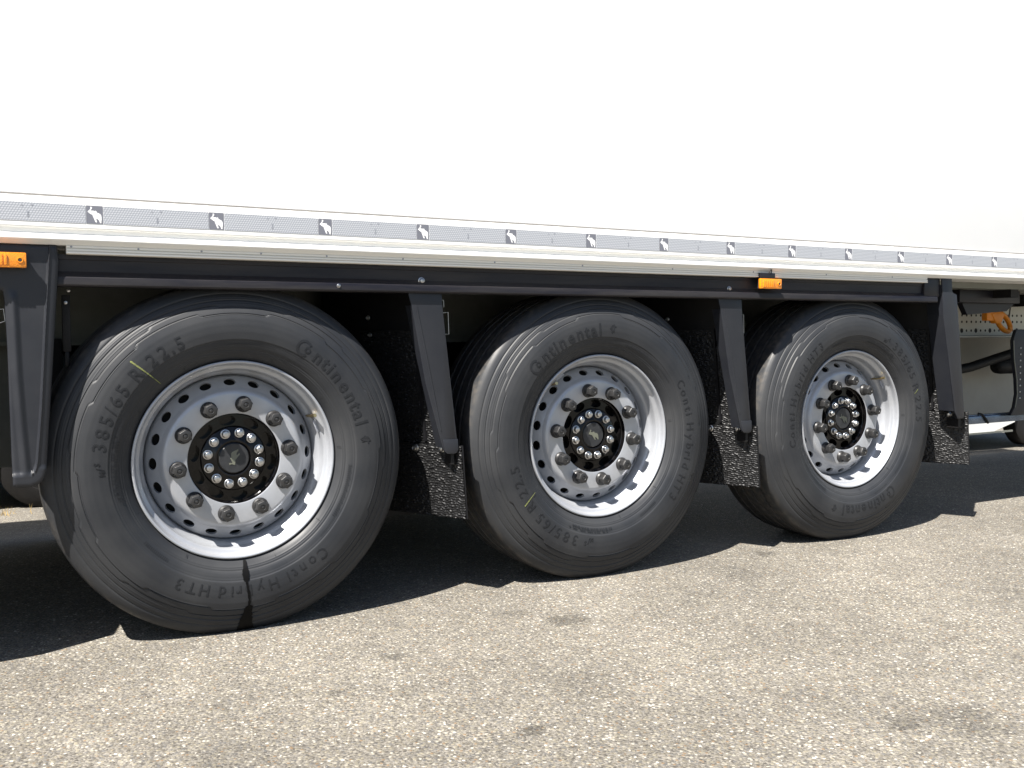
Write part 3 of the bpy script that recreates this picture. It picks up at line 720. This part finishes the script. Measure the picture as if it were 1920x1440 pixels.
shade_ring_me = mesh('hole_shade_ring', *lathe([(.139, .118), (.2515, .118)], 64), MT['drum'])  # dark ring added behind the disc to keep the hand holes in shade
valve_me = mesh('valve', *merge(tube([(.262, .072, 0), (.262, .045, 0), (.265, .028, 0), (.270, .012, 0)], .0042, 10), tube([(.2655, .024, 0), (.2705, .006, 0), (.271, .004, 0)], .0058, 10)), MT['brass'], 50)
clip_me = mesh('balance_weight', *box(-.006, .006, -.002, .002, -.02, .02), MT['print']); bevel_mesh(clip_me, .001)

def wheel(i, rot, nut0, bolt0, hole0, valve_a, emb):
    x = 1.3088*i
    wd = link('wheel', wheel_disc(hole0), T, (x, 0, HUB))
    if i == 0: wd['label'] = 'silver wheel nearest the wide bracket, its tyre streaked with wet'
    link('rim', rim_me, wd)
    ty = link('tyre', tyre_mesh(rot), wd)
    a, b, c, tk = letter_sets(rot)
    for gi, g_ in enumerate(a+b+c):
        nm = 'horse_emblem' if gi == len(a)+len(b)-1 else 'raised_letter'
        link(nm, mesh(nm, *g_, MT['letter'], 30), wd)
    link('small_print_ticks', mesh('small_print_ticks', *tk, MT['letter'], 30), wd)['kind'] = 'stuff'
    for a0, a1 in ((-128, -173), (108, 68), (-4, -44)):
        link('sidewall_band', mesh('sidewall_band', *ring_band(a0, a1, .3735, .4115, rot, .0005, 2.0), MT['band'], 40), wd)
    # stroke of marker paint
    V, F = [], []; n = 22
    ma, mb = ((.424, .319), (.408, .345), (.398, .372))[i]
    for k in range(n+1):
        s = k/n; r = ma-(ma-mb)*s; wv = .0016+.0014*abs(math.sin(k*1.7))-.0012*s
        for sg in (-1, 1):
            px, py, pz = on_wall(np.array(sg*wv+.004*s), np.array(r-.39), 1., 134.5-1.5*s, .39, rot, .00165); V.append((float(px), float(py), float(pz)))
    F = [(2*k, 2*k+1, 2*k+3, 2*k+2) for k in range(n)]
    link('marker_stroke', mesh('marker_stroke', V, F, MT['chalk'], 40), wd)
    if i == 0:                                   # wet run down the lowest part of the wall
        pl = []; pr = []; q = random.Random(3)
        for k in range(41):
            s = k/40; r = .3035+.222*s
            hw = .0028+.0052*max(0, math.sin(s*9.5+.6))+.003*q.random()
            if .10 < s < .26: hw += .0065
            if s > .60: hw = .006+.016*((s-.60)/.40)**.8+.006*q.random()
            cxx = .0035*math.sin(s*9)+.004*s
            pl.append((cxx-hw*.75, r)); pr.append((cxx+hw*.75, r))
        V = []; m = 8
        for (u0, r), (u1, _) in zip(pl, pr):
            for j in range(m+1):
                px, py, pz = on_wall(np.array(u0+(u1-u0)*j/m), np.array(r-.39), 1., -87.6, .39, 0, .0022+.0000*j); V.append((float(px), float(py), float(pz)))
        F = [(k*(m+1)+j, k*(m+1)+j+1, (k+1)*(m+1)+j+1, (k+1)*(m+1)+j) for k in range(40) for j in range(m)]
        # hug the terraces: lift only on the raised centre
        V = [(a_, b_+(.0018 if math.hypot(a_, c_) > .445 else 0), c_) for a_, b_, c_ in V]
        link('wet_streak', mesh('wet_streak', V, F, MT['wet'], 60), wd)
    for k in range(10):
        an = R(nut0+36*k); link('wheel_nut', nut_me, wd, (.1675*math.cos(an), .0400, .1675*math.sin(an)), (0, -an+random.uniform(-.5, .5), 0))
    link('hub', hub_mesh(nut0+18), wd)
    for k in range(12):
        an = R(bolt0+30*k+random.uniform(-.8, .8)); link('hub_bolt', hb_me, wd, (.0790*math.cos(an), .0508, .0790*math.sin(an)), (0, -an+random.uniform(-.5, .5), 0), (.91, 1, .91))
    link('hub_cap', cap_me, wd, (0, .0478, 0)); link('cap_emblem', cape_me, wd, (0, .0479, 0), (0, R(emb), 0))
    link('brake_drum', drum_me, wd); link('hole_shade_ring', shade_ring_me, wd)
    link('valve', valve_me, wd, (0, 0, 0), (0, -R(valve_a), 0))
    link('balance_weight', clip_me, wd, (.2685*math.cos(R(valve_a-8)), .036, .2685*math.sin(R(valve_a-8))), (0, -R(valve_a-8), 0))
    # axle and the wheel on the far side
    part('axle', tube([(x, .20, HUB), (x, 2.28, HUB)], .065, 20), 'black_dirty', 40)
    fw = link('wheel', wd.data, T, (x, 2.48, HUB), (0, 0, PI)); link('tyre', ty.data, fw); link('rim', rim_me, fw); link('brake_drum', drum_me, fw)
    part('air_spring', xform(merge(*[lathe([(.10, -.16), (.125, -.12), (.125, -.05), (.115, -.03), (.125, -.01), (.125, .06), (.10, .10)], 28, cap0=True, cap1=True)]), Matrix.Translation((x+.36, .62, .66)) @ Matrix.Rotation(PI/2, 4, 'X')), 'black_dirty', 40)
    part('trailing_arm', box(x-.50, x+.42, .55, .65, .40, .48), 'black_dirty', bev=.01)
    part('arm_hanger', box(x-.56, x-.44, .52, .68, .42, .88), 'black_dirty', bev=.006)
wheel(0, 0, 8, 18, 1.0, 27, -115)
wheel(1, 79, 28, 13, 7, 133, -10)
wheel(2, -117, 10.5, 12, 4, 40, -10)

# ------------------------------------------------------------------ underframe
def beam(y):
    web = [(y-.004, .87), (y-.06, .87), (y-.06, .857), (y+.06, .857), (y+.06, .87), (y+.004, .87), (y+.004, 1.088), (y+.06, 1.088), (y+.06, 1.099), (y-.06, 1.099), (y-.06, 1.088), (y-.004, 1.088)]
    return part('chassis_beam', extrude_x(web, X0+.3, X1-.15), 'galv')
bm1 = beam(.62); beam(1.86)
pp_ = part('perforated_lit_face', merge(box(3.7, 5.6, .612, .6155, .861, 1.088), box(3.7, 5.6, .556, .612, .861, .8645)), 'plate')  # paler face added over the beam, painting in the stronger light here
hole_me = mesh('beam_hole', *lathe([(.0001, 0), (1, 0), (1, .15)], 12), MT['hole'])
for zi, z in enumerate((1.045, .985, .948, .898)):
    for k in range(24):
        big = (zi == 3 and k % 3 == 1); r = .0135 if big else .0075
        if zi == 0 and k % 2: continue
        link('beam_hole', hole_me, pp_, (4.02+.042*k+random.uniform(-.001, .001), .6117, z), scale=(r, .002, r))
for k in range(20):
    part('crossmember', box(X0+.6+.66*k, X0+.66+.66*k, .102, 2.378, 1.035 if k % 2 else 1.06, 1.0995), 'black_dirty')
# what shows left of the first wheel
part('frame_panel', box(-1.6, .2, .70, .72, .45, .872), 'galv')
part('panel_port', xform(lathe([(.0001, -.004), (.032, -.004), (.036, .0), (.036, .01)], 24), Matrix.Translation((-.398, .6985, .845))), 'hole', 40)
part('hanging_strap', merge(box(-.462, -.440, .06, .075, .84, 1.00), box(-.458, -.446, .06, .072, .80, .84)), 'black_dirty', bev=.003)
for x, z in ((-.444, 1.012), (-.452, .978)): part('strap_bolt', xform(lathe([(.0001, -.006), (.0045, -.005), (.005, 0)], 12), Matrix.Translation((x, .058, z))), 'chrome', 40)
part('latch_wire', tube([(-.628, 0, .955), (-.606, 0, .957), (-.603, 0, .925), (-.628, 0, .915)], .0018, 6), 'chrome', 60)
# unseen box added left of the picture, underside slanted to cast a ground shadow
part('shadow_caster_box', extrude_y([(-2.3, 1.0), (-.90, 1.0), (-.70, .60), (-.72, .30), (-.86, .235), (-2.2, .235), (-2.3, .30)], -.03, .62), 'black_dirty', bev=.012)
# right of the last wheel
part('support_arm', box(3.60, 4.085, .20, .30, 1.035, 1.0995), 'black_steel', bev=.004)
part('arm_gusset', extrude_y([(3.66, 1.034), (4.08, 1.034), (4.02, .995), (3.70, .975)], .23, .26), 'black_steel')
part('storage_panel', box(3.9, 6.1, 1.20, 1.23, .30, .90), 'panel', bev=.004)
sp = T.children[-1]
part('panel_ledge', box(3.9, 6.1, 1.188, 1.199, .545, .553), 'panel', parent=sp, bev=.002)
part('panel_ledge', box(3.9, 6.1, 1.190, 1.199, .508, .514), 'black_dirty', parent=sp)
part('diagonal_stay', tube([(4.05, .92, .60), (4.70, .92, .672), (5.35, .92, .80)], .030, 12), 'black_dirty', 60)
part('air_tank', xform(lathe([(.0001, -.16), (.03, -.155), (.045, -.14), (.050, -.10), (.050, .3)], 28), Matrix.Translation((5.16, .96, .670)) @ Matrix.Rotation(-PI/2, 4, 'Z')), 'black_dirty', 40)
part('hanging_hose', tube([(4.74, 1.14, .655), (4.715, 1.13, .60), (4.73, 1.13, .53), (4.725, 1.13, .48), (4.67, 1.13, .452)], .010, 8), 'black_dirty', 60)
part('guard_bar', box(3.45, 5.9, .33, .36, .398, .440), 'alu', bev=.007)
part('guard_bar', box(3.45, 5.9, .345, .365, .440, .446), 'alu', bev=.002)
part('bar_clip', tube([(4.02, .325, .40), (4.0, .322, .42), (3.975, .33, .448), (3.97, .35, .452)], .006, 8), 'black_dirty', 60)
# curved black guard with a row of rivets
gc = [(4.200, .90), (4.172, .84), (4.180, .74), (4.205, .63), (4.212, .55), (4.195, .48), (4.160, .435), (4.60, .435), (4.60, .90)]
gd = part('curved_guard', extrude_y(gc, .29, .31), 'black_plastic', bev=.004)
for k in range(9): part('guard_rivet', xform(lathe([(.0001, -.004), (.004, -.003), (.005, 0)], 10), Matrix.Translation((4.235, .2895, .80-.034*k))), 'chrome', 40, parent=gd)
part('guard_edge', tube([(x, .288, z) for x, z in gc[1:6]], .003, 6), 'galv', 60, parent=gd)
# orange hook
hk = part('orange_hook', merge(box(4.175, 4.30, .47, .50, 1.006, 1.06), box(4.165, 4.275, .44, .475, .950, 1.006), extrude_y([(4.20, .99), (4.275, 1.004), (4.31, .985), (4.29, .94), (4.24, .935)], .435, .47)), 'orange', bev=.006)
lp = []
for k in range(20):
    a = 2*PI*k/20; u, v = .074*math.cos(a), .034*math.sin(a); c_, s_ = math.cos(R(-36)), math.sin(R(-36)); lp.append((4.322+u*c_-v*s_, .45, .942+u*s_+v*c_))
part('hook_loop', tube(lp, .014, 10, True), 'orange', 60, parent=hk)
part('hook_wire', tube([(4.46, .50, 1.045), (4.44, .49, 1.01), (4.40, .47, .955)], .004, 8), 'chrome', 60)
part('hook_pipe', tube([(4.44, .52, 1.045), (4.9, .52, 1.045)], .009, 8), 'black_dirty', 60)

# ------------------------------------------------------------------ vans beyond
def van(label, loc, m, rz=0, clr=.19):
    t = thing('van', label, 'van', loc, rz, 'vans parked beyond the trailer')
    def arch(cx):
        return [(cx+.38*math.cos(a), .30+.38*math.sin(a)) for a in [R(180-15*k) for k in range(13)] if .30+.38*math.sin(a) >= clr]
    f = [(-.0, .30), (.02, clr+.03), (.50, clr)]+[(cx, z) for cx, z in [(p[0], max(clr, p[1])) for p in arch(.98)]]+[(3.4, clr)]+[(p[0], max(clr, p[1])) for p in arch(4.25)]+[(5.05, clr+.01), (5.16, .32), (5.18, .85), (4.95, 1.12), (4.35, 1.28), (3.75, 1.98), (3.5, 2.05), (.12, 2.05), (0, 1.9)]
    bm_ = ngon_slab([(x, z) for x, z in f], 0, 1.9)
    part('van_body', bm_, m, parent=t)
    part('sill_trim', box(1.42, 3.82, -.010, -.001, clr+.001, clr+.022), 'galv', parent=t)
    part('side_window', ngon_slab([(3.05, 1.30), (4.22, 1.30), (3.70, 1.88), (3.05, 1.88)], -.006, -.001), 'glass', parent=t)
    part('door_line', box(3.0, 3.008, -.004, -.001, .2, 1.95), 'hole', parent=t)
    part('windscreen', ([(4.36, .15, 1.30), (4.36, 1.75, 1.30), (3.80, 1.65, 1.95), (3.80, .25, 1.95)], [(0, 1, 2, 3)]), 'glass', parent=t)
    for cx in (.98, 4.25):
        for yy in (.02, 1.68):
            ww = part('wheel', xform(lathe([(.0001, .03), (.20, .02), (.205, 0), (.28, -.005), (.325, .02), (.33, .05), (.33, .17), (.30, .20), (.0001, .2)], 36), Matrix.Translation((cx, yy, .33))), 'black_dirty', 40, parent=t)
    return t
van('white van parked beyond the trailer, seen past the last mud flap', (5.80, 3.87, drop(9.0, 4)), 'van')
van('grey van parked beyond the trailer, seen below the wide bracket at left', (-4.6, 4.35, -.284), 'van_grey', clr=.065)

# ------------------------------------------------------------------ loose grit
def grit():
    t = (1+5**.5)/2
    ico = np.array([(-1, t, 0), (1, t, 0), (-1, -t, 0), (1, -t, 0), (0, -1, t), (0, 1, t), (0, -1, -t), (0, 1, -t), (t, 0, -1), (t, 0, 1), (-t, 0, -1), (-t, 0, 1)])/1.9
    fc = [(0, 11, 5), (0, 5, 1), (0, 1, 7), (0, 7, 10), (0, 10, 11), (1, 5, 9), (5, 11, 4), (11, 10, 2), (10, 7, 6), (7, 1, 8), (3, 9, 4), (3, 4, 2), (3, 2, 6), (3, 6, 8), (3, 8, 9), (4, 9, 5), (2, 4, 11), (6, 2, 10), (8, 6, 7), (9, 8, 1)]
    V, F, mi = [], [], []
    for k in range(3600):
        x = rng.uniform(-1.4, 4.4); y = rng.uniform(-2.3, .5)
        if y > -.15 and rng.random() < .5: y = rng.uniform(-1.9, -.2)
        r = .0012+.0026*rng.random()**3
        a = rng.uniform(0, 2*PI); c, s_ = math.cos(a), math.sin(a)
        q = ico*np.array([r*rng.uniform(.8, 1.4), r*rng.uniform(.7, 1.1), r*rng.uniform(.45, .8)])*(1+rng.normal(0, .12, (12, 1)))
        q = np.stack([q[:, 0]*c-q[:, 1]*s_+x, q[:, 0]*s_+q[:, 1]*c+y, q[:, 2]-.0135+r*.25], -1)
        o = len(V); V += q.tolist(); F += [(i+o, j+o, l+o) for i, j, l in fc]; mi += [int(rng.choice(3, p=(.45, .3, .25)))]*20
    me = bpy.data.meshes.new('loose_grit'); me.from_pydata(V, [], F)
    for n_ in ('grit_pale', 'grit_tan', 'grit_grey'): me.materials.append(MT[n_])
    me.polygons.foreach_set('material_index', mi); return me
gt = link('loose_grit', grit()); gt['kind'] = 'stuff'; gt['label'] = 'loose pale and grey grit scattered over the asphalt'; gt['category'] = 'grit'

# ------------------------------------------------------------------ dry grass tuft at the edge
V, F = [], []
for k in range(60):
    x = -.72+random.gauss(0, .09); y = 4.16+random.gauss(0, .03); h = random.uniform(.02, .075); dx, dy = random.gauss(0, .03), random.gauss(0, .02)
    o = len(V); V += [(x-.002, y, -.275), (x+.002, y, -.275), (x+dx, y+dy, -.27+h)]; F.append((o, o+1, o+2))
gr = link('dry_grass', mesh('dry_grass', V, F, MT['straw'])); gr['kind'] = 'stuff'; gr['label'] = 'tuft of dry yellow grass at the far edge of the asphalt'; gr['category'] = 'grass'
